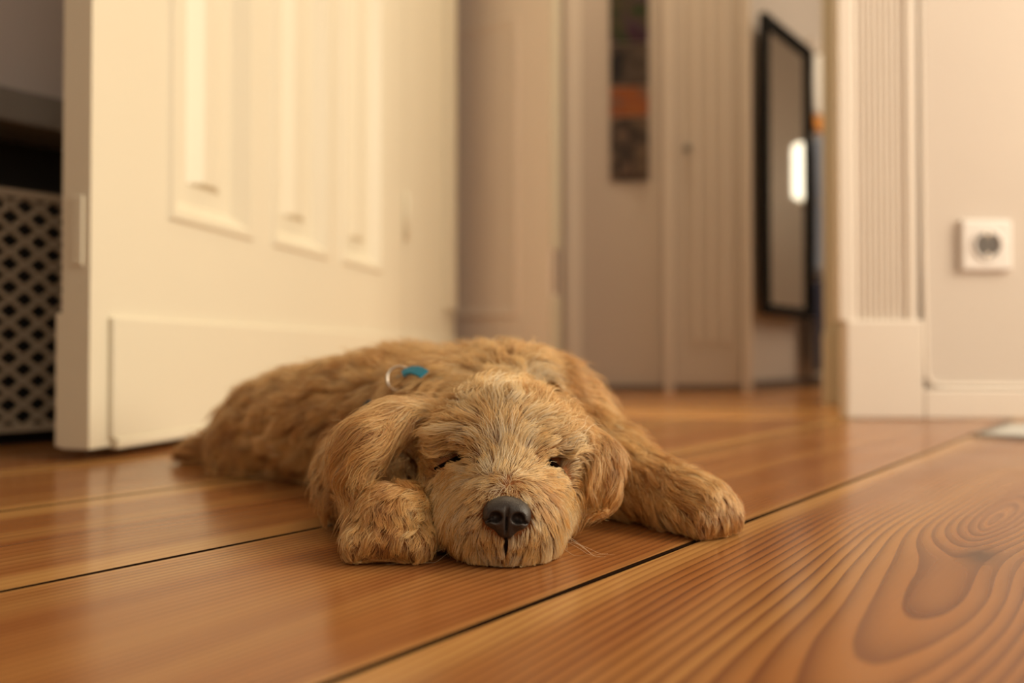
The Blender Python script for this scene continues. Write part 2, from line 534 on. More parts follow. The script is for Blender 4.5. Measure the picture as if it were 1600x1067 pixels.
quad([(0, 0, GAP), (0, TK, GAP), (DW, TK, GAP), (DW, 0, GAP)])
quad([(0, 0, DH), (DW, 0, DH), (DW, TK, DH), (0, TK, DH)])
bmesh.ops.remove_doubles(bm, verts=bm.verts, dist=1e-5)
me = bpy.data.meshes.new('leaf')
bm.to_mesh(me); bm.free()
link('leaf', me, 'lacquer', door)
# panels: concentric rings
def panel(x0, x1, z0, z1, parent, mat, sc=1.0):
    prof = [(0, 0), (0.004, -0.004), (0.012, -0.004), (0.030, 0.015), (0.055, 0.015), (0.078, 0.005)]
    bm = bmesh.new()
    rings = []
    for ins, dep in prof:
        ins *= sc
        zi = min(ins, 0.060)
        rings.append([bm.verts.new(v) for v in ((x0 + ins, dep, z0 + zi), (x1 - ins, dep, z0 + zi), (x1 - ins, dep, z1 - zi), (x0 + ins, dep, z1 - zi))])
    for r0, r1 in zip(rings, rings[1:]):
        for k in range(4):
            bm.faces.new((r0[k], r0[(k + 1) % 4], r1[(k + 1) % 4], r1[k]))
    bm.faces.new(rings[-1])
    me = bpy.data.meshes.new('panel')
    bm.to_mesh(me); bm.free()
    return link('panel', me, mat, parent)
for x0, x1 in pan:
    panel(x0, x1, PZ0, PZ1, door, 'lacquer')
bm = bmesh.new()
box(bm, 0.026, DW - .005, -0.007, 0.002, 0.019, 0.149)
bmo('kick_board', bm, 'lacquer', door, bevel=0.003)
bm = bmesh.new()
box(bm, 0.0, DW - .005, TK - .001, TK + 0.008, GAP + .001, 0.152)
bmo('kick_board', bm, 'lacquer', door, bevel=0.002)
bm = bmesh.new()
box(bm, 0.03, 0.20, -0.010, 0.001, GAP - .003, 0.020)
bmo('draught_strip', bm, 'lacquer', door, bevel=0.002)
bm = bmesh.new()
box(bm, -0.0025, 0.002, 0.008, 0.020, 0.200, 0.272)
bmo('bolt_plate', bm, 'lacquer', door, bevel=0.001)
bm = bmesh.new()
box(bm, 0.028, 0.062, -0.004, 0.002, 0.95, 1.15)
hp = bmo('handle_plate', bm, 'steel', door, bevel=0.002)
bm = bmesh.new()
tube(bm, [(0.045, -0.004, 1.08), (0.045, -0.045, 1.08), (0.06, -0.055, 1.08), (0.16, -0.055, 1.075)], 0.008, 10)
bmo('handle', bm, 'steel', door, smooth=True)
for zz in (0.35, 1.75):
    bm = bmesh.new()
    tube(bm, [(DW + .006, -0.004, zz), (DW + .006, -0.004, zz + .1)], 0.0065, 10)
    bmo('hinge', bm, 'lacquer', door, smooth=True)

# ------------------------------------------------------------------ hall
HY = 2.30
KX = 0.672                                          # where the hall wall turns
MD = Vector((0.244, 0.29)).normalized()             # direction of the mirror wall
MN = Vector((MD.y, -MD.x))
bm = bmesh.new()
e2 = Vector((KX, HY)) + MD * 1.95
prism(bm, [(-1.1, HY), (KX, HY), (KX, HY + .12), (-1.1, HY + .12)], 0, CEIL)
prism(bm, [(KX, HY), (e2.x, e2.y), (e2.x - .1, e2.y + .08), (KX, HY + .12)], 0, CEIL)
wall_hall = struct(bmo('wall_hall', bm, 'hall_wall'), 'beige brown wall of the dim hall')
bm = bmesh.new()
for (y0, y1, z0, z1) in ((1.70, 1.72, 0, CEIL), (2.58, 4.0, 0, CEIL), (1.72, 2.58, 0, 0.55), (1.72, 2.58, 2.05, CEIL)):
    box(bm, 2.1, 2.2, y0, y1, z0, z1)
box(bm, -1.2, -1.1, 1.70, 2.42, 0, CEIL)
struct(bmo('wall_hall_end', bm, 'hall_wall'), 'end walls of the hall')
bm = bmesh.new()
prism(bm, [(-1.1, HY - .012), (KX + .004, HY - .012), (KX, HY), (-1.1, HY)], 0, 0.020)
q0 = Vector((KX, HY)); q1 = e2
prism(bm, [tuple(q0 + MN * .012), tuple(q1 + MN * .012), tuple(q1), tuple(q0)], 0, 0.030)
struct(bmo('baseboard_hall', bm, paint('grey_brown_baseboard', (0.16, 0.12, 0.10, 1), .5)), 'low grey brown baseboard in the hall')

# closet door between two pale strips on the hall wall
hd = empty('door_2', (0.467, HY, 0))
struct(hd, 'dim beige closet door with vertical mouldings in the hall wall')
bm = bmesh.new(); box(bm, 0.0, 0.192, -0.010, 0.0, 0.02, 2.0)
bmo('leaf', bm, 'hall_wall', hd, bevel=.002)
for x0 in (0.058, 0.098, 0.138):
    bm = bmesh.new(); box(bm, x0, x0 + .016, -0.017, -0.009, 0.14, 1.85)
    bmo('moulding', bm, 'hall_door', hd, bevel=.003)
bm = bmesh.new()
tube(bm, [(0.036, -0.010, 0.70), (0.036, -0.018, 0.70), (0.036, -0.022, 0.70), (0.036, -0.032, 0.70)], [0.006, 0.005, 0.012, 0.008], 10)
bmo('knob', bm, 'shelf', hd, smooth=True)
for k, (x0, x1) in enumerate(((0.436, 0.464), (0.661, 0.690))):
    bm = bmesh.new(); box(bm, x0, x1, HY - .022 if k == 0 else HY - .02, HY, 0.0, 2.05)
    struct(bmo('trim_%d' % (3 + k), bm, 'hall_door', bevel=.004), 'pale upright moulding on the hall wall')
bm = bmesh.new(); box(bm, 0.150, 0.197, HY - .03, HY, 0.0, 2.1)
struct(bmo('trim_5', bm, 'trim', bevel=.006), 'pale upright door casing in the hall')

# another door standing ajar in the hall
hl = Vector((-0.85, 0.53)).normalized()
hd2 = empty('door_3', (0.095, 2.00, 0), math.atan2(hl.y, hl.x))     # local x runs from latch edge to hinge
struct(hd2, 'pinkish white hall door standing ajar with a lock in its edge')
bm = bmesh.new(); box(bm, 0.0, 0.50, -0.055, 0.0, 0.012, 2.05)
bmo('leaf', bm, 'hall_leaf', hd2, bevel=.002)
for (z0, z1) in ((0.012, 0.255), (0.375, 2.0)):
    bm = bmesh.new(); box(bm, -0.004, 0.001, -0.053, -0.003, z0, z1)
    bmo('edge_lipping', bm, 'lacquer', hd2, bevel=.001)
bm = bmesh.new(); box(bm, -0.003, 0.001, -0.038, -0.016, 0.26, 0.37)
bmo('lock_plate', bm, 'steel', hd2, bevel=.001)
def panel_b(x0, x1, z0, z1, parent, mat):
    bm = bmesh.new()
    rings = []
    for ins, dep in ((0, 0.0), (0.01, 0.007), (0.022, 0.004), (0.03, 0.001)):
        rings.append([bm.verts.new(v) for v in ((x0 + ins, dep, z0 + ins), (x1 - ins, dep, z0 + ins), (x1 - ins, dep, z1 - ins), (x0 + ins, dep, z1 - ins))])
    for r0, r1 in zip(rings, rings[1:]):
        for k in range(4):
            bm.faces.new((r0[k], r0[(k + 1) % 4], r1[(k + 1) % 4], r1[k]))
    bm.faces.new(rings[-1])
    bmo('panel_moulding', bm, mat, parent)
panel_b(0.09, 0.40, 0.20, 0.99, hd2, 'hall_leaf')
panel_b(0.09, 0.40, 1.08, 1.9, hd2, 'hall_leaf')

# photo prints in a hanging strip on the hall wall
def photo_mat(name, cols, sc, seed):
    t = NT(name)
    tc = t.n('TexCoord')
    mp = t.n('Mapping', {'Vector': tc.outputs['Object'], 'Location': (seed, seed * 2, 0)})
    nz = t.n('TexNoise', {'Vector': mp, 'Scale': sc, 'Detail': 1.0})
    c = t.ramp(nz.outputs[0], [(0.30 + 0.4 * i / (len(cols) - 1), lin(*k)) for i, k in enumerate(cols)])
    return t.done(t.n('BsdfPrincipled', {'Base Color': c, 'Roughness': 0.45}))
prints = [
    ('lowest photo print of the strip on the hall wall, dark figures', 0.606, 0.792, [(40, 30, 36), (140, 115, 95), (44, 36, 36), (150, 120, 100)], 17, 1.0),
    ('orange photo print above the lowest one on the hall wall', 0.796, 0.880, [(190, 120, 60), (180, 100, 50), (150, 110, 85)], 14, 4.0),
    ('grey brown photo print in the middle of the hall strip', 0.884, 1.005, [(30, 24, 24), (110, 92, 80), (40, 30, 30)], 18, 7.0),
    ('green and purple photo print at the top of the hall strip', 1.009, 1.17, [(20, 60, 16), (90, 80, 55), (80, 40, 80), (60, 20, 8)], 16, 9.0),
]
for lb, z0, z1, cols, sc, sd in prints:
    bm = bmesh.new()
    nx, nz = 5, 6
    vs = [[bm.verts.new((0.284 + 0.110 * i / nx, HY - 0.004 - 0.010 * (i / nx) ** 2, z0 + (z1 - z0) * k / nz)) for i in range(nx + 1)] for k in range(nz + 1)]
    for k in range(nz):
        for i in range(nx):
            bm.faces.new((vs[k][i], vs[k][i + 1], vs[k + 1][i + 1], vs[k + 1][i]))
    g = bmesh.ops.solidify(bm, geom=bm.faces[:], thickness=0.0006)
    tag(bmo('photo_print', bm, photo_mat('print_%d' % int(sd), cols, sc, sd)), lb, 'photo', 'strip of photo prints in the hall')

# mirror with a black frame, on the turned wall
mo = Vector((0.708, 2.285))
mir = empty('wall_mirror', (mo.x + MN.x * 0.004, mo.y + MN.y * 0.004, 0.222), math.atan2(MD.y, MD.x))
tag(mir, 'tall black framed mirror on the hall wall beside hanging clothes', 'mirror')
MW, MH, FB = 0.382, 0.870, 0.030
for nm, (x0, x1, z0, z1) in (('frame_side', (0, FB, 0, MH)), ('frame_side', (MW - FB, MW, 0, MH)), ('frame_rail', (FB, MW - FB, 0, FB)), ('frame_rail', (FB, MW - FB, MH - FB, MH))):
    bm = bmesh.new(); box(bm, x0, x1, -0.022, 0.0, z0, z1)
    bmo(nm, bm, 'black', mir, bevel=.003)
bm = bmesh.new(); box(bm, FB - .002, MW - FB + .002, -0.010, -0.004, FB - .002, MH - FB + .002)
bmo('mirror_glass', bm, 'mirror', mir)

# frosted lamp in the hall, seen in the mirror
lp = empty('wall_lamp', (1.77, 3.02, 0.78), math.atan2(MD.y, MD.x))
tag(lp, 'small oblong lit lamp reflected in the black framed mirror', 'lamp')
bm = bmesh.new()
tube(bm, [(0, 0, 0.0), (0, 0, 0.005), (0, 0, .02), (0, 0, .22), (0, 0, .235), (0, 0, .24)], [.03, .048, .056, .056, .048, .03], 16)
bmo('lamp_shade', bm, 'lamp', lp, smooth=True)
bm = bmesh.new(); tube(bm, [(0, 0, -.03), (0, 0, 0.0)], [.03, .022], 16)
bmo('lamp_base', bm, 'steel', lp, smooth=True)
bm = bmesh.new(); tube(bm, [(0, 0, -.78), (0, 0, -.77), (0, 0, -.765), (0, 0, -.03)], [.09, .09, .012, .010], 16)
bmo('lamp_stand', bm, 'steel', lp, smooth=True)

# clothes hanging right of the mirror
def hung(name, label, cat, u0, u1, z0, z1, mat, depth, seed, parts=()):
    rr = random.Random(seed)
    o = empty(name, (mo.x, mo.y, 0), math.atan2(MD.y, MD.x))
    tag(o, label, cat, None)
    bm = bmesh.new()
    n, m = 28, 14
    front = []
    for k in range(m + 1):
        w = k / m
        z = z0 + (z1 - z0) * w
        row = []
        sh = (1.0 - 0.40 * max(0, (w - .90) / .10) ** 2) * (0.94 + 0.06 * math.cos(5 * w + seed))
        for i in range(n):
            a = 2 * math.pi * i / n
            rx = (u1 - u0) / 2 * sh * (1 + 0.05 * math.sin(3 * a + seed))
            ry = depth / 2 * sh * (1 + 0.22 * math.sin(5 * a + seed + 2 * w) + .1 * math.sin(9 * a))
            row.append(bm.verts.new(((u0 + u1) / 2 + rx * math.cos(a), -depth / 2 - 0.005 + ry * math.sin(a) * .75, z)))
        front.append(row)
    for k in range(m):
        for i in range(n):
            bm.faces.new((front[k][i], front[k][(i + 1) % n], front[k + 1][(i + 1) % n], front[k + 1][i]))
    bm.faces.new(front[0][::-1]); bm.faces.new(front[-1])
    bmo('cloth', bm, mat, o, smooth=True)
    return o
coat = hung('hanging_jacket', 'blue grey jacket hanging beside the black framed mirror', 'jacket', 0.386, 0.62, 0.36, 0.83, 'blue_cloth', 0.040, 1)
for zz in (0.60, 0.385):
    bm = bmesh.new()
    bmesh.ops.create_uvsphere(bm, u_segments=12, v_segments=8, radius=0.006, matrix=Matrix.Translation((0.405, -0.036, zz)))
    bmo('button', bm, 'steel', coat, smooth=True)
hung('hanging_trousers', 'dark navy trousers hanging below the blue grey jacket', 'trousers', 0.388, 0.58, 0.05, 0.354, 'navy_cloth', 0.034, 2)
hung('hanging_scarf', 'orange scarf peeking out above the blue grey jacket', 'scarf', 0.386, 0.56, 0.836, 0.884, 'orange_cloth', 0.036, 3)
hung('hanging_towel', 'white cloth hanging above the orange scarf in the hall', 'towel', 0.386, 0.58, 0.89, 1.09, 'white_cloth', 0.038, 4)

peg = empty('peg_rail', (mo.x, mo.y, 0), math.atan2(MD.y, MD.x))
tag(peg, 'wooden peg rail on the hall wall carrying the hanging clothes', 'peg rail')
bm = bmesh.new(); box(bm, 0.40, 0.85, -0.016, 0.0, 1.095, 1.14)
bmo('rail_board', bm, 'hall_door', peg, bevel=.003)
for x0 in (0.47, 0.62, 0.77):
    bm = bmesh.new(); tube(bm, [(x0, -0.010, 1.112), (x0, -0.06, 1.118), (x0, -0.072, 1.130)], [.006, .006, .008], 10)
    bmo('peg', bm, 'hall_door', peg, smooth=True)

# ------------------------------------------------------------------ wall socket
sk = empty('wall_socket', (P(1538, 384, WY).x, WY, P(1538, 384, WY).z))
tag(sk, 'square white power socket on the beige wall', 'socket')
bm = bmesh.new()
bmesh.ops.create_cone(bm, cap_ends=True, segments=4, radius1=.0445 * math.sqrt(2), radius2=.0415 * math.sqrt(2), depth=.011,
                      matrix=Matrix.Translation((0, -.0055, 0)) @ Matrix.Rotation(math.pi / 2, 4, 'X') @ Matrix.Rotation(math.pi / 4, 4, 'Z'))
bmo('cover_frame', bm, 'plastic', sk, bevel=.003)
bm = bmesh.new()
rings = []
for r, d in ((.0265, -.0105), (.0265, -.0135), (.0235, -.0140), (.0215, -.0135), (.0205, -.002)):
    rings.append([bm.verts.new((r * math.cos(a * math.pi / 16), d, r * math.sin(a * math.pi / 16))) for a in range(32)])
for a, b in zip(rings, rings[1:]):
    for k in range(32):
        bm.faces.new((a[k], a[(k + 1) % 32], b[(k + 1) % 32], b[k]))
bmo('insert_ring', bm, 'plastic', sk, smooth=True)
bm = bmesh.new()
bmesh.ops.create_cone(bm, cap_ends=True, segments=32, radius1=.0206, radius2=.0206, depth=.001, matrix=Matrix.Translation((0, -.0118, 0)) @ Matrix.Rotation(math.pi / 2, 4, 'X'))
bmo('well', bm, 'pinhole', sk)
for sx in (-1, 1):
    bm = bmesh.new()
    bmesh.ops.create_cone(bm, cap_ends=True, segments=14, radius1=.0028, radius2=.0028, depth=.001, matrix=Matrix.Translation((sx * .0095, -.0126, 0)) @ Matrix.Rotation(math.pi / 2, 4, 'X'))
    bmo('pin_hole', bm, 'black', sk)
for sz in (-1, 1):
    bm = bmesh.new()
    box(bm, -.003, .003, -.0136, -.0118, sz * .0175 - .003, sz * .0175 + .003)
    bmo('earth_clip', bm, 'steel', sk, bevel=.0008)

# white sheet on the floor at the right, squared up with the boards
bm = bmesh.new()
nx, ny = 14, 14
w, d = 0.30, 0.26
vs = [[bm.verts.new((w * i / nx, d * j / ny, .0008 + .004 * (1 - j / ny) ** 3 * (.6 + .4 * math.sin(i * .5)) + .004 * (i / nx) ** 2)) for i in range(nx + 1)] for j in range(ny + 1)]
for j in range(ny):
    for i in range(nx):
        bm.faces.new((vs[j][i], vs[j][i + 1], vs[j + 1][i + 1], vs[j + 1][i]))
bmesh.ops.solidify(bm, geom=bm.faces[:], thickness=-0.0008)
o = bmo('paper_sheet', bm, 'paper', smooth=True)
o.location = (0.605, 1.055, 0.0)
o.rotation_euler = (0, 0, -TH)
tag(o, 'white paper sheet lying on the boards below the socket', 'paper')

# ------------------------------------------------------------------ radiator cover
RS = -1.073                                                  # front plane offset
ra = math.atan2(D.y, D.x)
ro_ = st(RS, 0.0)
t0 = -0.607 * D.x + 0.944 * D.y                             # where the photo's left border meets it
R0 = st(RS, t0 - 0.55)
rad = empty('radiator_cover', (R0[0], R0[1], 0), ra)        # local x along the wall, local +y towards the wall
tag(rad, 'low dark radiator cover with a diamond mesh front behind the door', 'radiator cover')
RW = 0.86
RD = 0.10
bm = bmesh.new(); box(bm, -.004, RW + .004, -0.012, RD + .01, 0.385, 0.426)
bmo('top_shelf', bm, 'shelf', rad, bevel=.004)
for x0 in (0.0, RW - .02):
    bm = bmesh.new(); box(bm, x0, x0 + .02, 0.004, RD, 0.0, 0.385)
    bmo('side_panel', bm, 'black', rad)
bm = bmesh.new(); box(bm, .02, RW - .02, RD - .01, RD, 0.0, 0.385)
bmo('back_panel', bm, 'dark', rad)
bm = bmesh.new(); box(bm, .02, RW - .02, 0.012, 0.03, 0.0, 0.020)
bmo('base_rail', bm, 'black', rad)
# expanded metal mesh: crossing diagonal strands
bm = bmesh.new()
pw, phh = 0.0320, 0.0290
z0m, z1m = 0.020, 0.302
nz = int((z1m - z0m) / phh + .5)
phh = (z1m - z0m) / nz
nxm = int((RW) / pw)
def strand(xa, za, xb, zb):
    d = Vector((xb - xa, 0, zb - za)); L = d.length; d /= L
    nrm = Vector((-d.z, 0, d.x)) * 0.0027
    vs = []
    for (bx, bz) in ((xa, za), (xb, zb)):
        for sg in (-1, 1):
            for yy in (0.0, 0.004):
                vs.append(bm.verts.new((bx + sg * nrm.x, yy, bz + sg * nrm.z)))
    for f in ((0, 1, 3, 2), (4, 6, 7, 5), (0, 4, 5, 1), (2, 3, 7, 6), (0, 2, 6, 4), (1, 5, 7, 3)):
        bm.faces.new([vs[i] for i in f])
for i in range(nxm):
    for k in range(nz):
        xa, za = i * pw, z0m + k * phh
        strand(xa, za, xa + pw / 2, za + phh / 2)
        strand(xa + pw / 2, za + phh / 2, xa + pw, za + phh)
        strand(xa + pw, za, xa + pw / 2, za + phh / 2)
        strand(xa + pw / 2, za + phh / 2, xa, za + phh)
bmo('mesh_front', bm, 'mesh_metal', rad)
bm = bmesh.new(); box(bm, 0, RW, -0.003, 0.006, z1m - .004, z1m + .005)
bmo('mesh_rail', bm, 'mesh_metal', rad)
bm = bmesh.new(); box(bm, 0, RW, -0.003, 0.006, z0m - .004, z0m + .003)
bmo('mesh_rail', bm, 'mesh_metal', rad)

DENS = 1.0          # strand density of the coat
# ------------------------------------------------------------------ sleeping puppy
# The body is one continuous surface: rounded solids blended into one field, meshed once.
V3 = lambda *a: np.array(a, dtype=np.float64)
def px(x, y, d):
    return V3((x - 800) / F * d, d, H + (HOR - y) / F * d)

def rot(rx, ry, rz):
    m = Matrix.Rotation(math.radians(rz), 3, 'Z') @ Matrix.Rotation(math.radians(ry), 3, 'Y') @ Matrix.Rotation(math.radians(rx), 3, 'X')
    return np.array(m)

def sd_ell(p, c, r, R=None):
    q = p - c
    if R is not None:
        q = q @ R
    k0 = np.sqrt(((q / r) ** 2).sum(-1))
    k1 = np.sqrt(((q / (r * r)) ** 2).sum(-1)) + 1e-9
    return np.where(k0 < 1e-4, -r.min(), k0 * (k0 - 1) / k1)

def sd_cap(p, a, b, ra, rb):
    ab = b - a
    t_ = np.clip(((p - a) @ ab) / (ab @ ab), 0, 1)
    return np.sqrt(((p - a - t_[..., None] * ab) ** 2).sum(-1)) - (ra + (rb - ra) * t_)

NOSE = px(792, 803, 0.409)
BACKF = V3(-0.70, 0.55, -0.42)
def unit(v):
    return v / (np.sqrt((v * v).sum(-1, keepdims=True)) + 1e-12)
def fl_head(p):
    v = unit(p - (NOSE + V3(0, 0.012, 0.002)))
    g = np.zeros_like(v); g[..., 2] = -0.35
    return unit(v + g)
def fl_const(*v):
    c = unit(V3(*v))
    return lambda p: np.broadcast_to(c, p.shape)

# region: fur length, lift, wave amplitude, wave length, tone, density, clump
REG = {
    'torso':  dict(len=.027, lift=.40, wav=.0020, wl=.026, tone=.44, den=42, cl=.50, rad=1.4),
    'rump':   dict(len=.024, lift=.45, wav=.0020, wl=.022, tone=.34, den=30, cl=.45, rad=1.7),
    'skull':  dict(len=.028, lift=.27, wav=.0023, wl=.030, tone=.62, den=110, cl=.66, rad=1.0),
    'cheek':  dict(len=.022, lift=.20, wav=.0013, wl=.028, tone=.62, den=120, cl=.56, rad=1.0),
    'muzzle': dict(len=.0135, lift=.17, wav=.0007, wl=.020, tone=.68, den=170, cl=.48, rad=.85),
    'chin':   dict(len=.0120, lift=.24, wav=.0008, wl=.018, tone=1.0, den=150, cl=.52, rad=.85),
    'earb':   dict(len=.022, lift=.10, wav=.0010, wl=.034, tone=.42, den=95, cl=.74, rad=1.0),
    'earl':   dict(len=.040, lift=.14, wav=.0019, wl=.036, tone=.36, den=95, cl=.82, rad=1.0),
    'earr':   dict(len=.025, lift=.14, wav=.0020, wl=.032, tone=.40, den=95, cl=.78, rad=1.0),
    'arml':   dict(len=.030, lift=.36, wav=.0030, wl=.026, tone=.32, den=80, cl=.76, rad=1.05),
    'forel':  dict(len=.012, lift=.22, wav=.0012, wl=.020, tone=.24, den=80, cl=.65, rad=1.05),
    'pawl':   dict(len=.015, lift=.24, wav=.0018, wl=.020, tone=.42, den=150, cl=.66, rad=.85),
    'toe':    dict(len=.0085, lift=.25, wav=.0010, wl=.014, tone=.40, den=150, cl=.66, rad=.85),
    'armr':   dict(len=.021, lift=.28, wav=.0016, wl=.024, tone=.50, den=95, cl=.60, rad=1.0),
    'pawr':   dict(len=.015, lift=.22, wav=.0013, wl=.020, tone=.42, den=135, cl=.62, rad=.88),
    'tail':   dict(len=.026, lift=.30, wav=.0020, wl=.020, tone=.22, den=40, cl=.5, rad=1.8),
}
PR = []     # (blend group, region, sdf, flow)
def E(g, reg, c, r, flow, R=None):
    PR.append((g, reg, (lambda p, c=np.array(c), r=np.array(r), R=R: sd_ell(p, c, r, R)), flow))
def Cp(g, reg, a, b, ra, rb, flow=None, grav=-0.25):
    a, b = np.array(a), np.array(b)
    f = flow or fl_const(*(unit(b - a) + V3(0, 0, grav)))
    PR.append((g, reg, (lambda p, a=a, b=b, ra=ra, rb=rb: sd_cap(p, a, b, ra, rb)), f))

bk = fl_const(*BACKF)
# torso
E('t', 'torso', (-.004, .628, .054), (.060, .074, .053), fl_const(-.35, .62, -.5))
E('t', 'torso', (-.085, .695, .057), (.078, .074, .053), bk, rot(0, 0, -38))
E('t', 'torso', (-.150, .715, .046), (.065, .060, .046), bk)
E('t', 'rump', (-.196, .772, .044), (.060, .060, .044), bk)
E('t', 'rump', (-.243, .765, .028), (.026, .026, .034), fl_const(-.2, -.2, -1))
E('t', 'rump', (-.240, .755, .012), (.030, .030, .014), fl_const(-.5, -.4, -1))
E('t', 'torso', (.020, .60, .050), (.045, .05, .046), fl_const(.4, .3, -.8))
E('t', 'torso', (-.050, .590, .055), (.045, .05, .040), fl_const(-.7, .1, -.6))
Cp('tail', 'tail', (-.250, .80, .030), (-.300, .802, .016), .013, .011)
Cp('tail', 'tail', (-.300, .802, .016), (-.322, .795, .010), .011, .006)
# head (slightly rolled)
hd_ = fl_head
E('h', 'skull', (-.005, .502, .048), (.041, .046, .036), hd_)
E('h', 'skull', (-.005, .480, .054), (.034, .030, .026), hd_)
E('h', 'cheek', (-.029, .478, .032), (.0185, .028, .026), hd_)
E('h', 'cheek', (.0165, .478, .030), (.0180, .028, .025), hd_)
E('h', 'skull', (-.025, .463, .059), (.015, .012, .008), hd_)
E('h', 'skull', (.017, .463, .056), (.015, .012, .008), hd_)
Cp('h', 'muzzle', (-.004, .462, .035), (-.0028, .4275, .0285), .026, .0165, hd_)
E('h', 'muzzle', (-.0170, .434, .0185), (.0165, .020, .0155), hd_)
E('h', 'muzzle', (.0095, .434, .0180), (.0155, .020, .0150), hd_)
E('h', 'cheek', (-.0065, .465, .018), (.032, .026, .016), hd_)
E('h', 'chin', (-.003, .431, .0085), (.0135, .016, .0075), fl_const(0, -.35, -1))
# neck
Cp('h', 'skull', (-.008, .525, .050), (-.010, .590, .055), .036, .045, fl_const(-.2, .8, -.3))
# ear on the viewer's left, thrown outwards over the foreleg
Cp('el', 'earb', px(662, 646, .497), px(612, 658, .480), .0085, .0085, fl_const(-1, -.25, -.28))
Cp('el', 'earl', px(612, 658, .480), px(573, 690, .463), .0085, .0085, fl_const(-.95, -.25, -.70))
Cp('el', 'earl', px(573, 690, .463), px(555, 740, .456), .0085, .0065, fl_const(-.12, -.12, -1))
# ear on the viewer's right, hanging down
Cp('er', 'earr', px(894, 670, .490), px(932, 720, .477), .0080, .0095, fl_const(.35, -.2, -1))
Cp('er', 'earr', px(932, 720, .477), px(940, 766, .470), .0105, .0080, fl_const(.05, -.12, -1))
# foreleg folded under the left ear, paw to the viewer
Cp('al', 'arml', (-.074, .585, .050), (-.100, .535, .036), .026, .020)
Cp('al', 'forel', (-.096, .530, .025), (-.068, .468, .014), .018, .012, fl_const(.1, -.6, -.7))
Cp('al', 'arml', (-.090, .515, .030), (-.098, .508, .014), .018, .013, fl_const(-.4, -.3, -1))
E('pl', 'pawl', (-.0650, .446, .0190), (.0205, .026, .0175), fl_const(-.05, -.75, -.5))
for k, (dx, dz) in enumerate(((-.0150, -.004), (-.0055, -.0015), (.0050, -.0015), (.0140, -.004))):
    E('pl', 'toe', (-.0650 + dx * 1.15, .4250, .0125 + dz), (.0060, .0125, .0085), fl_const(dx * 20, -.5, -.9))
# foreleg stretched to the right
Cp('ar', 'armr', (.044, .588, .050), (.070, .556, .032), .030, .023)
Cp('ar', 'armr', (.066, .552, .028), (.108, .500, .0185), .022, .0165)
E('pr', 'pawr', (.1125, .496, .0170), (.0215, .0225, .0155), fl_const(.65, -.6, -.35), rot(0, 0, 0))
for k, (dx, dy) in enumerate(((.0000, -.0205), (.0095, -.0165), (.0175, -.0090), (.0205, .0015))):
    E('pr', 'toe', (.1125 + dx, .496 + dy, .0100), (.0072, .0080, .0085), fl_const(dx * 20 + .1, dy * 20, -.7))

SOCK = [lambda p: sd_ell(p, px(722, 714, .447), V3(.0140, .0075, .0050), rot(0, 12, 0)), lambda p: sd_ell(p, px(862, 722, .447), V3(.0140, .0075, .0050), rot(0, -18, 0))]
GB = {'t': .016, 'h': .008, 'el': .006, 'er': .006, 'al': .008, 'ar': .010, 'pl': .0028, 'pr': .0028, 'tail': .006}
def field(p, want=False):
    ds = np.stack([f(p) for _, _, f, _ in PR])
    gd = {}
    for g, k in GB.items():
        ix = [i for i, q in enumerate(PR) if q[0] == g]
        m = ds[ix].min(0)
        gd[g] = m - k * np.log(np.exp(-(ds[ix] - m) / k).sum(0))
    gs = np.stack(list(gd.values()))
    m = gs.min(0)
    k = .0035
    d = m - k * np.log(np.exp(-(gs - m) / k).sum(0))
    for so in SOCK:                                  # eye sockets
        d = np.maximum(d, -so(p)) + .25 * .006 * np.maximum(1 - np.abs(d + so(p)) / .006, 0) ** 2
    if not want:
        return d
    m = ds.min(0)
    w = np.exp(-np.minimum((ds - m) / .0045, 60))
    return d, w / w.sum(0)

LO = V3(-.370, .385, -.012); HI = V3(.175, .865, .135); GS = .0030
NX, NY, NZ = [int(v) + 1 for v in (HI - LO) / GS]
gx, gy, gz = LO[0] + GS * np.arange(NX), LO[1] + GS * np.arange(NY), LO[2] + GS * np.arange(NZ)
SD = np.empty((NX, NY, NZ), np.float32)
FLW = np.empty((NX, NY, NZ, 3), np.float32)
for i0 in range(0, NX, 12):
    X, Y, Z = np.meshgrid(gx[i0:i0 + 12], gy, gz, indexing='ij')
    p = np.stack([X, Y, Z], -1).reshape(-1, 3)
    d, w = field(p, True)
    fl = np.zeros_like(p)
    for k, q in enumerate(PR):
        sel = w[k] > .01
        if sel.any():
            fl[sel] += w[k][sel][:, None] * q[3](p[sel])
    SD[i0:i0 + 12] = d.reshape(X.shape)
    FLW[i0:i0 + 12] = fl.reshape(X.shape + (3,))
# nothing of the body goes below the boards
SD = np.maximum(SD, (0.0012 - gz)[None, None, :].astype(np.float32))
GRAD = np.stack(np.gradient(SD, GS), -1).astype(np.float32)

def samp(A, p):
    q = (p - LO) / GS
    q = np.clip(q, 0, np.array([NX - 1.001, NY - 1.001, NZ - 1.001]))
    i = q.astype(int); f = q - i
    if A.ndim == 4:
        f = f[..., None]
        fx, fy, fz = f[:, 0], f[:, 1], f[:, 2]
    else:
        fx, fy, fz = f[:, 0], f[:, 1], f[:, 2]
    x, y, z = i[:, 0], i[:, 1], i[:, 2]
    c00 = A[x, y, z] * (1 - fx) + A[x + 1, y, z] * fx
    c10 = A[x, y + 1, z] * (1 - fx) + A[x + 1, y + 1, z] * fx
    c01 = A[x, y, z + 1] * (1 - fx) + A[x + 1, y, z + 1] * fx
    c11 = A[x, y + 1, z + 1] * (1 - fx) + A[x + 1, y + 1, z + 1] * fx
    return (c00 * (1 - fy) + c10 * fy) * (1 - fz) + (c01 * (1 - fy) + c11 * fy) * fz

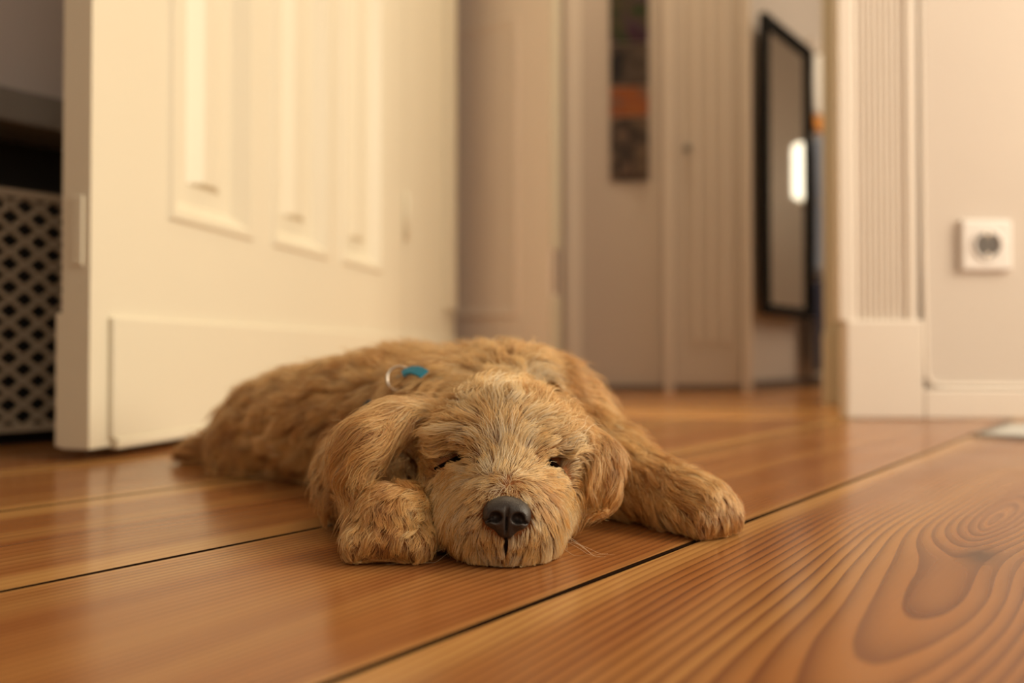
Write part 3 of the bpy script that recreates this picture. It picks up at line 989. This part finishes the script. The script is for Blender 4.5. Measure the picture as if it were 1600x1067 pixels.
def surface_nets(S, lo, h):
    nx, ny, nz = S.shape
    neg = S < 0
    cnt = np.zeros((nx - 1, ny - 1, nz - 1)); acc = np.zeros((nx - 1, ny - 1, nz - 1, 3))
    cor = [(a, b, c) for a in (0, 1) for b in (0, 1) for c in (0, 1)]
    sl = lambda o: (slice(o[0], nx - 1 + o[0]), slice(o[1], ny - 1 + o[1]), slice(o[2], nz - 1 + o[2]))
    for a in cor:
        for ax in range(3):
            if a[ax] == 0:
                b = list(a); b[ax] = 1
                sa, sb = S[sl(a)], S[sl(b)]
                m = (sa < 0) != (sb < 0)
                t_ = np.where(m, sa / np.where(m, sa - sb, 1), 0)
                for k in range(3):
                    acc[..., k] += np.where(m, a[k] + (t_ if k == ax else 0), 0)
                cnt += m
    on = cnt > 0
    idx = -np.ones(on.shape, int)
    idx[on] = np.arange(on.sum())
    ii = np.argwhere(on)
    verts = lo + h * (ii + acc[on] / cnt[on][:, None])
    faces = []
    for ax in range(3):
        o1, o2 = [(1, 2), (2, 0), (0, 1)][ax]
        s0 = [slice(None)] * 3; s1 = [slice(None)] * 3
        s0[ax] = slice(0, -1); s1[ax] = slice(1, None)
        ch = np.argwhere(neg[tuple(s0)] != neg[tuple(s1)])
        ok = (ch[:, o1] > 0) & (ch[:, o2] > 0) & (ch[:, o1] < S.shape[o1] - 1) & (ch[:, o2] < S.shape[o2] - 1)
        ch = ch[ok]
        fl = neg[tuple(s0)][tuple(ch.T)]
        def cell(d1, d2):
            q = ch.copy(); q[:, o1] += d1; q[:, o2] += d2
            return idx[q[:, 0], q[:, 1], q[:, 2]]
        qd = np.stack([cell(-1, -1), cell(0, -1), cell(0, 0), cell(-1, 0)], 1)
        qd[~fl] = qd[~fl][:, ::-1]
        faces.append(qd)
    return verts, np.concatenate(faces)

def np_mesh(name, v, f):
    me = bpy.data.meshes.new(name)
    me.from_pydata(v.tolist(), [], f.tolist())
    me.update()
    return me

# materials of the puppy
t = NT('shaded_coat_skin')  # skin coloured dark so gaps in the coat read as shaded fur
nz_ = t.n('TexNoise', {'Scale': 160.0, 'Detail': 3.0})
M['skin'] = t.done(t.n('BsdfPrincipled', {'Base Color': t.mix(nz_.outputs[0], lin(120, 72, 34), lin(150, 94, 48)), 'Roughness': .85}))
t = NT('puppy_nose_leather')
tc = t.n('TexCoord')
vo = t.n('TexVoronoi', {'Vector': tc.outputs['Object'], 'Scale': 1500.0})
bp = t.n('Bump', {'Height': vo.outputs[0], 'Strength': .35, 'Distance': .0004})
M['nose'] = t.done(t.n('BsdfPrincipled', {'Base Color': lin(48, 42, 40), 'Roughness': .42, 'Normal': bp}))
M['lid'] = paint('dark_eyelid', (0.010, 0.005, 0.003, 1), .9, 0, spec=0.0)
M['pad'] = paint('dark_paw_pad', (0.020, 0.013, 0.010, 1), .6, .2, 800)
t = NT('apricot_fur')
hi = t.n('HairInfo')
tone = t.n('Attribute', attribute_name='tone').outputs['Fac']
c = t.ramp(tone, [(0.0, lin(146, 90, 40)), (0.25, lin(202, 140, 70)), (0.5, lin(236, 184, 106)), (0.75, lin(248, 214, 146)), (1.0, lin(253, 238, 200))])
c = t.mix(t.math('MULTIPLY', t.math('SUBTRACT', 1.0, hi.outputs['Intercept']), .72), c, lin(112, 60, 25))  # coat's own darker roots, deepened to stand in for shade between locks
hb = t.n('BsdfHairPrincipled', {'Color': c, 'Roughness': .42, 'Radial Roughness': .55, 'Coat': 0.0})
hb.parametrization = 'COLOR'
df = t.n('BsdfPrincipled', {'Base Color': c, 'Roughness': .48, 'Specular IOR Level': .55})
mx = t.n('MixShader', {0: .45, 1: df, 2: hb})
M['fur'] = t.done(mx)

bv, bf = surface_nets(SD, LO, GS)
pup = link('puppy', np_mesh('puppy', bv, bf), 'skin', smooth=True)
tag(pup, 'curly apricot puppy asleep on the boards, chin flat on the floor', 'dog')

def hit(x, y, off=0.0, d0=.40, d1=.85):
    """first point of the coat surface (offset off) seen at a photo pixel"""
    ds = np.arange(d0, d1, .001)
    q = np.stack([px(x, y, d) for d in ds])
    s = samp(SD, q) - off
    k = np.argmax(s < 0)
    return q[k] if s[k] < 0 else None

# nose leather
ng = .0006
nx_ = np.arange(-.017, .017, ng); ny_ = np.arange(-.015, .014, ng); nz2_ = np.arange(-.016, .014, ng)
X, Y, Z = np.meshgrid(nx_, ny_, nz2_, indexing='ij')
p = np.stack([X, Y, Z], -1).reshape(-1, 3)
def smin(a, b, k):
    h_ = np.clip(.5 + .5 * (b - a) / k, 0, 1)
    return b + (a - b) * h_ - k * h_ * (1 - h_)
d = sd_ell(p, V3(0, 0, .0018), V3(.0118, .0095, .0078))
d = smin(d, sd_ell(p, V3(-.0062, -.0030, -.0010), V3(.0058, .0068, .0062)), .003)
d = smin(d, sd_ell(p, V3(.0062, -.0030, -.0010), V3(.0058, .0068, .0062)), .003)
d = smin(d, sd_ell(p, V3(0, -.001, -.0055), V3(.0058, .0066, .0065)), .003)
for sx in (-1, 1):
    d = -smin(-d, sd_ell(p, V3(sx * .0056, -.0098, -.0012), V3(.0034, .0058, .0029)), .0012)
    d = -smin(-d, sd_ell(p, V3(sx * .0092, -.0075, -.0030), V3(.0030, .0030, .0009), rot(0, sx * 25, 0)), .0008)
d = -smin(-d, sd_ell(p, V3(0, -.0085, -.0060), V3(.0006, .0034, .0062)), .001)
d = -smin(-d, sd_ell(p, V3(0, -.0105, .0015), V3(.0010, .0020, .0040)), .0016)
nv, nf = surface_nets(d.reshape(X.shape), V3(nx_[0], ny_[0], nz2_[0]), ng)
NOB = np.array(rot(-8, 3.0, 0))
nose = link('nose', np_mesh('nose', nv @ NOB.T, nf), 'nose', pup, smooth=True)
nose.location = NOSE
nose['label'] = 'dark grey nose leather'

# closed eyes: dark lid lines lying in the fur
EYES = []
for pts in ([(680, 731), (702, 722), (722, 714), (738, 713), (751, 720)], [(834, 717), (847, 717), (861, 723), (876, 734), (888, 748)]):
    w = []
    for (x, y) in pts:
        h_ = hit(x, y)
        w.append(h_ + V3(0, -.0028, 0))
    EYES.append(np.array(w))
    bm = bmesh.new()
    tube(bm, [Vector(q) for q in w], [.0008, .0017, .0023, .0021, .0008] if pts[0][0] < 700 else [.0008, .0021, .0023, .0017, .0008], 8)
    bmo('eyelid', bm, 'lid', pup, smooth=True)['label'] = 'dark slit of a closed eye'
# mouth: the groove under the nose and the lip line
MOUTH = []
for pts_ in [[(791, 836), (791, 845), (790, 855), (790, 864)]]:
    w = [hit(x, y) + V3(0, -.0010, 0) for x, y in pts_]
    MOUTH += w
    bm = bmesh.new()
    tube(bm, [Vector(q) for q in w], [.0009] * len(w), 6)
    bmo('mouth_line', bm, 'lid', pup, smooth=True)
# paw pads
for (c, r) in (((-.071, .4225, .0042), (.006, .006, .0034)), ((-.0575, .4220, .0040), (.0055, .005, .0030)), ((.1140, .4780, .0040), (.006, .006, .0034)), ((.127, .4835, .0040), (.005, .005, .0034))):
    bm = bmesh.new()
    bmesh.ops.create_uvsphere(bm, u_segments=12, v_segments=8, radius=1.0, matrix=Matrix.Translation(c) @ Matrix.Diagonal((r[0], r[1], r[2], 1)))
    bmo('paw_pad', bm, 'pad', pup, smooth=True)

# harness: webbing across the back with a ring, a buckle at the flank
def band(name, pts, width, mat, off, parent):
    pts = [hit(x, y, off, .50) for x, y in pts]
    bm = bmesh.new()
    L, Rr = [], []
    for i, q in enumerate(pts):
        dirv = unit(pts[min(i + 1, len(pts) - 1)] - pts[max(i - 1, 0)])
        g = unit(samp(GRAD, q[None])[0])
        s = unit(np.cross(dirv, g)) * width / 2
        row = [q + s, q - s, q - s - g * .0018, q + s - g * .0018]
        L.append([bm.verts.new(v) for v in row])
    for a, b in zip(L, L[1:]):
        for k in range(4):
            bm.faces.new((a[k], a[(k + 1) % 4], b[(k + 1) % 4], b[k]))
    bm.faces.new(L[0][::-1]); bm.faces.new(L[-1])
    return bmo(name, bm, mat, parent, smooth=False), pts
har, hp_ = band('harness', [(553, 668), (560, 655), (568, 643), (577, 630), (590, 614), (606, 598), (624, 586), (645, 582), (668, 586), (690, 592)], .012, 'webbing_grey', .004, pup)
har['label'] = 'blue grey webbing harness half hidden in the coat'
tagp = hit(645, 580, .010, .50)
hl_, _ = band('harness_handle', [(628, 583), (634, 579), (641, 577), (648, 577), (655, 579), (662, 583)], .0075, 'webbing', .0125, har)
hl_['label'] = 'bright blue webbing loop'
bm = bmesh.new()
rc = hit(624, 589, .007, .50)
tube(bm, [Vector(rc) + Vector((.0085 * math.cos(a) , -.002 + .003 * math.sin(a), -.001 + .0085 * math.sin(a))) for a in [k * 2 * math.pi / 24 for k in range(24)]], .0011, 8, closed=True)
bmo('harness_ring', bm, 'steel', har, smooth=True)['label'] = 'pale metal ring'
for (x, y) in ((577, 631), (567, 645)):
    bc = hit(x, y, .012, .50)
    bm = bmesh.new()
    box(bm, -.0024, .0024, -.003, .002, -.0024, .0024, Matrix.Translation(Vector(bc)) @ Matrix.Rotation(math.radians(-40), 4, 'Y'))
    bmo('buckle', bm, 'buckle', har, bevel=.001)

# fur strands ------------------------------------------------------------
me = pup.data
tri = np.concatenate([bf[:, [0, 1, 2]], bf[:, [0, 2, 3]]])
A, B, Cc = bv[tri[:, 0]], bv[tri[:, 1]], bv[tri[:, 2]]
ar = .5 * np.sqrt((np.cross(B - A, Cc - A) ** 2).sum(1)) * 1e4     # cm2
cen = (A + B + Cc) / 3
_, w = field(cen, True)
RN = list(REG)
ridx = [RN.index(q[1]) for q in PR]
def wreg(w, key):
    vals = np.array([REG[q[1]][key] for q in PR])
    return (w * vals[:, None]).sum(0)
gn = unit(samp(GRAD, cen))
vd = unit(cen - V3(0, 0, H))
facing = -(gn * vd).sum(1)
den = wreg(w, 'den') * np.where(facing > -.25, 1.0, .30) * DENS
den[cen[:, 2] < .0020] = 0
num = RNG.poisson(ar * den)
tid = np.repeat(np.arange(len(tri)), num)
u_, v_ = RNG.random(len(tid)), RNG.random(len(tid))
fl_ = u_ + v_ > 1
u_[fl_], v_[fl_] = 1 - u_[fl_], 1 - v_[fl_]
root = A[tid] + u_[:, None] * (B - A)[tid] + v_[:, None] * (Cc - A)[tid]
# bare where the nose, the lids and the harness show
keep = np.ones(len(root), bool)
q = (root - NOSE) @ NOB
keep &= sd_ell(q, V3(0, 0, 0), V3(.0122, .014, .0100)) > -.0002
for ey in EYES:
    for k in range(5):
        keep &= ((root - ey[k]) ** 2).sum(1) > (.0028 if k in (0, 4) else .0048) ** 2
for q in MOUTH[:4]:
    keep &= ((root - q) ** 2).sum(1) > .0016 ** 2
for c_, r_ in ((tagp, .0085), (rc, .006), (hit(577, 631, .012, .5), .004), (hit(567, 645, .012, .5), .004)):
    keep &= ~(((root - c_) ** 2).sum(1) < r_ ** 2) | (RNG.random(len(root)) < .06)
root = root[keep]
n = len(root)
_, w = field(root, True)
ln = wreg(w, 'len'); lift = wreg(w, 'lift'); wav = wreg(w, 'wav'); wl = wreg(w, 'wl'); tone = wreg(w, 'tone'); cl = wreg(w, 'cl'); rad = wreg(w, 'rad')
# around the nose and eyes the coat is shorter; the bridge of the muzzle is paler
dn = np.sqrt(((root - NOSE) ** 2).sum(1))
ln *= np.clip((dn - .006) / .022, .38, 1)
de = np.min([np.sqrt(((root[:, None] - ey[None]) ** 2).sum(-1)).min(1) for ey in EYES], 0)
below = root[:, 2] < .052
ln *= np.clip(.18 + de / .014, .22, 1)
for ey in EYES:                                   # hair on the muzzle side stops short of the eye
    dk = np.sqrt(((root[:, None] - ey[None, 1:4]) ** 2).sum(-1)).min(1)
    ns = dn < np.sqrt(((ey[2] - NOSE) ** 2).sum())
    ln = np.where(ns & (dk < .03), np.minimum(ln, np.maximum(dk * .85, .003)), ln)
br = np.exp(-(((root[:, 0] + .0035) / .011) ** 2 + ((root[:, 1] - .438) / .022) ** 2 + ((root[:, 2] - .050) / .016) ** 2))
tone += .26 * br
ch = np.exp(-(((root[:, 0] + .003) / .016) ** 2 + ((root[:, 1] - .418) / .012) ** 2 + ((root[:, 2] - .008) / .008) ** 2))
tone += .15 * ch
dko = np.min([np.sqrt(((root[:, None] - ey[[0, 1]] [None]) ** 2).sum(-1)).min(1) for ey in (EYES[0], EYES[1][::-1])], 0)
tone -= .16 * np.exp(-(dko / .007) ** 2)
ln *= np.where((root[:, 0] < -.038) & (root[:, 1] < .50) & (root[:, 2] > .024) & (w[[i for i, q in enumerate(PR) if q[0] == 'h']].sum(0) > .5), .55, 1)
ln *= RNG.uniform(.72, 1.18, n)
K = 8
ng_ = max(1, n // 38)
gid = RNG.permutation(n)[:ng_]
kd = KDTree(ng_)
for j, i in enumerate(gid):
    kd.insert(root[i], j)
kd.balance()
near = np.array([kd.find(r)[1] for r in root.tolist()])
near[gid] = np.arange(ng_)
groot = root[gid]
def vnoise(p, cell, comp, seed):
    """smooth random field: neighbouring locks lean and wave together"""
    r = np.random.default_rng(seed)
    q = (p - LO) / cell
    T = r.normal(size=tuple(int(v) + 3 for v in (HI - LO) / cell) + (comp,))
    q = np.clip(q, 0, np.array(T.shape[:3]) - 1.001)
    i = q.astype(int); f = q - i
    f = f * f * (3 - 2 * f)
    out = 0
    for a in (0, 1):
        for b in (0, 1):
            for c_ in (0, 1):
                wt = (f[:, 0] if a else 1 - f[:, 0]) * (f[:, 1] if b else 1 - f[:, 1]) * (f[:, 2] if c_ else 1 - f[:, 2])
                out = out + wt[:, None] * T[i[:, 0] + a, i[:, 1] + b, i[:, 2] + c_]
    return out
fly = RNG.random(n) < .16                        # loose hairs outside the locks
cl = np.where(fly, cl * .15, cl); lift = np.where(fly, lift * 1.5 + .08, lift)
gsw = vnoise(groot, .020, 3, 1) * .9 + vnoise(groot, .007, 3, 2) * .55 + RNG.normal(size=(ng_, 3)) * .18
gl = vnoise(groot, .012, 1, 3)[:, 0] * .35 + RNG.normal(0, .12, ng_)
pts = np.empty((n, K + 1, 3))
pts[:, 0] = root
side0 = np.empty((n, K + 1, 3)); up0 = np.empty((n, K + 1, 3))
p = root.copy()
jit = unit(RNG.normal(size=(n, 3)))
lk = .42 * np.minimum(wav / .0025, 1.1)[:, None]
for s in range(1, K + 1):
    g = unit(samp(GRAD, p)); f_ = samp(FLW, p)
    f_ = f_ + gsw[near] * lk + jit * .14
    f_ = unit(f_ - (f_ * g).sum(1, keepdims=True) * g)
    a = s / K
    lf = (lift * (1 + gl[near]) * (1.15 - .75 * a))[:, None]
    dv = unit(f_ + g * lf + V3(0, 0, -.22 * a))
    p = p + dv * (ln / K)[:, None]
    d = samp(SD, p)
    mn = .0008 + .0010 * a
    pu = np.maximum(mn - d, 0)
    p = p + g * pu[:, None]
    pts[:, s] = p
    side0[:, s] = unit(np.cross(dv, g)); up0[:, s] = g
# locks
gp = pts[gid]
ga = np.arange(K + 1) / K
for s in range(1, K + 1):
    tgt = gp[near, s]
    off = tgt - pts[:, s]
    dist = np.sqrt((off ** 2).sum(1))
    ok = (dist < .016)
    cf = cl * ga[s] ** 1.1 * ok * RNG.uniform(.75, 1.0, n)
    pts[:, s] += off * cf[:, None]
gph = vnoise(groot, .014, 1, 4)[:, 0] * 2.6 + RNG.normal(0, .5, ng_); gwl = 1 + .2 * np.clip(vnoise(groot, .012, 1, 5)[:, 0], -1.5, 1.5); gam = RNG.uniform(.5, 1.3, ng_)
for s in range(1, K + 1):
    ph = gph[near] + 6.2832 * ga[s] * ln / (wl * gwl[near])
    amp = wav * gam[near] * min(1, ga[s] * 1.6)
    pts[:, s] += (side0[:, s] * (np.sin(ph) - np.sin(gph[near]) * (1 - ga[s]))[:, None] + up0[:, s] * (.45 * np.cos(ph))[:, None]) * amp[:, None]
# keep out of the body and above the boards
for s in range(1, K + 1):
    p = pts[:, s]
    d = samp(SD, p); g = unit(samp(GRAD, p))
    pts[:, s] = p + g * np.maximum(.0006 - d, 0)[:, None]
pts[:, :, 2] = np.maximum(pts[:, :, 2], .0007 + .0012 * RNG.random((n, 1)))
tone = np.clip(tone + RNG.normal(0, .12, n) + RNG.normal(0, .10, ng_)[near] + .13 * vnoise(root, .016, 1, 6)[:, 0], 0.02, 1)
# whiskers
wk = []
for k in range(9):
    sx = 1 if k % 3 else -1
    b0 = V3(.020 * sx - .003 + RNG.uniform(-.004, .004), .428 + RNG.uniform(-.006, .008), .012 + RNG.uniform(-.004, .006))
    dv = unit(V3(sx * 1.0, -.10 + RNG.uniform(-.3, .3), -.20 + RNG.uniform(-.25, .25)))
    L_ = RNG.uniform(.026, .046)
    q = np.stack([b0 + dv * L_ * (s / K) + V3(0, 0, -.012) * (s / K) ** 2 for s in range(K + 1)])
    q[:, 2] = np.maximum(q[:, 2], .001)
    wk.append(q)
pts = np.concatenate([pts, np.array(wk)])
tone = np.concatenate([tone, np.full(len(wk), .95)])
rad = np.concatenate([rad, np.full(len(wk), .42)])
nt = len(pts)
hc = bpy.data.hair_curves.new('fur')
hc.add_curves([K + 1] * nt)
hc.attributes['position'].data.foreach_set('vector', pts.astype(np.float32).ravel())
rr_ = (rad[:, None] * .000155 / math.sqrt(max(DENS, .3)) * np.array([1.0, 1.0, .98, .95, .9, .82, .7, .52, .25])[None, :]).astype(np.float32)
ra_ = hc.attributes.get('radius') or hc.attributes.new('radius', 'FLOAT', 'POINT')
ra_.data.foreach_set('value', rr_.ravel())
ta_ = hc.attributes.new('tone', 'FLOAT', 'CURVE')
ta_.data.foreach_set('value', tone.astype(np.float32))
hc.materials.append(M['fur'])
fur = bpy.data.objects.new('fur', hc)
COL.objects.link(fur)
fur.parent = pup
fur['kind'] = 'stuff'
fur['label'] = 'wavy apricot coat'
print('strands', nt)
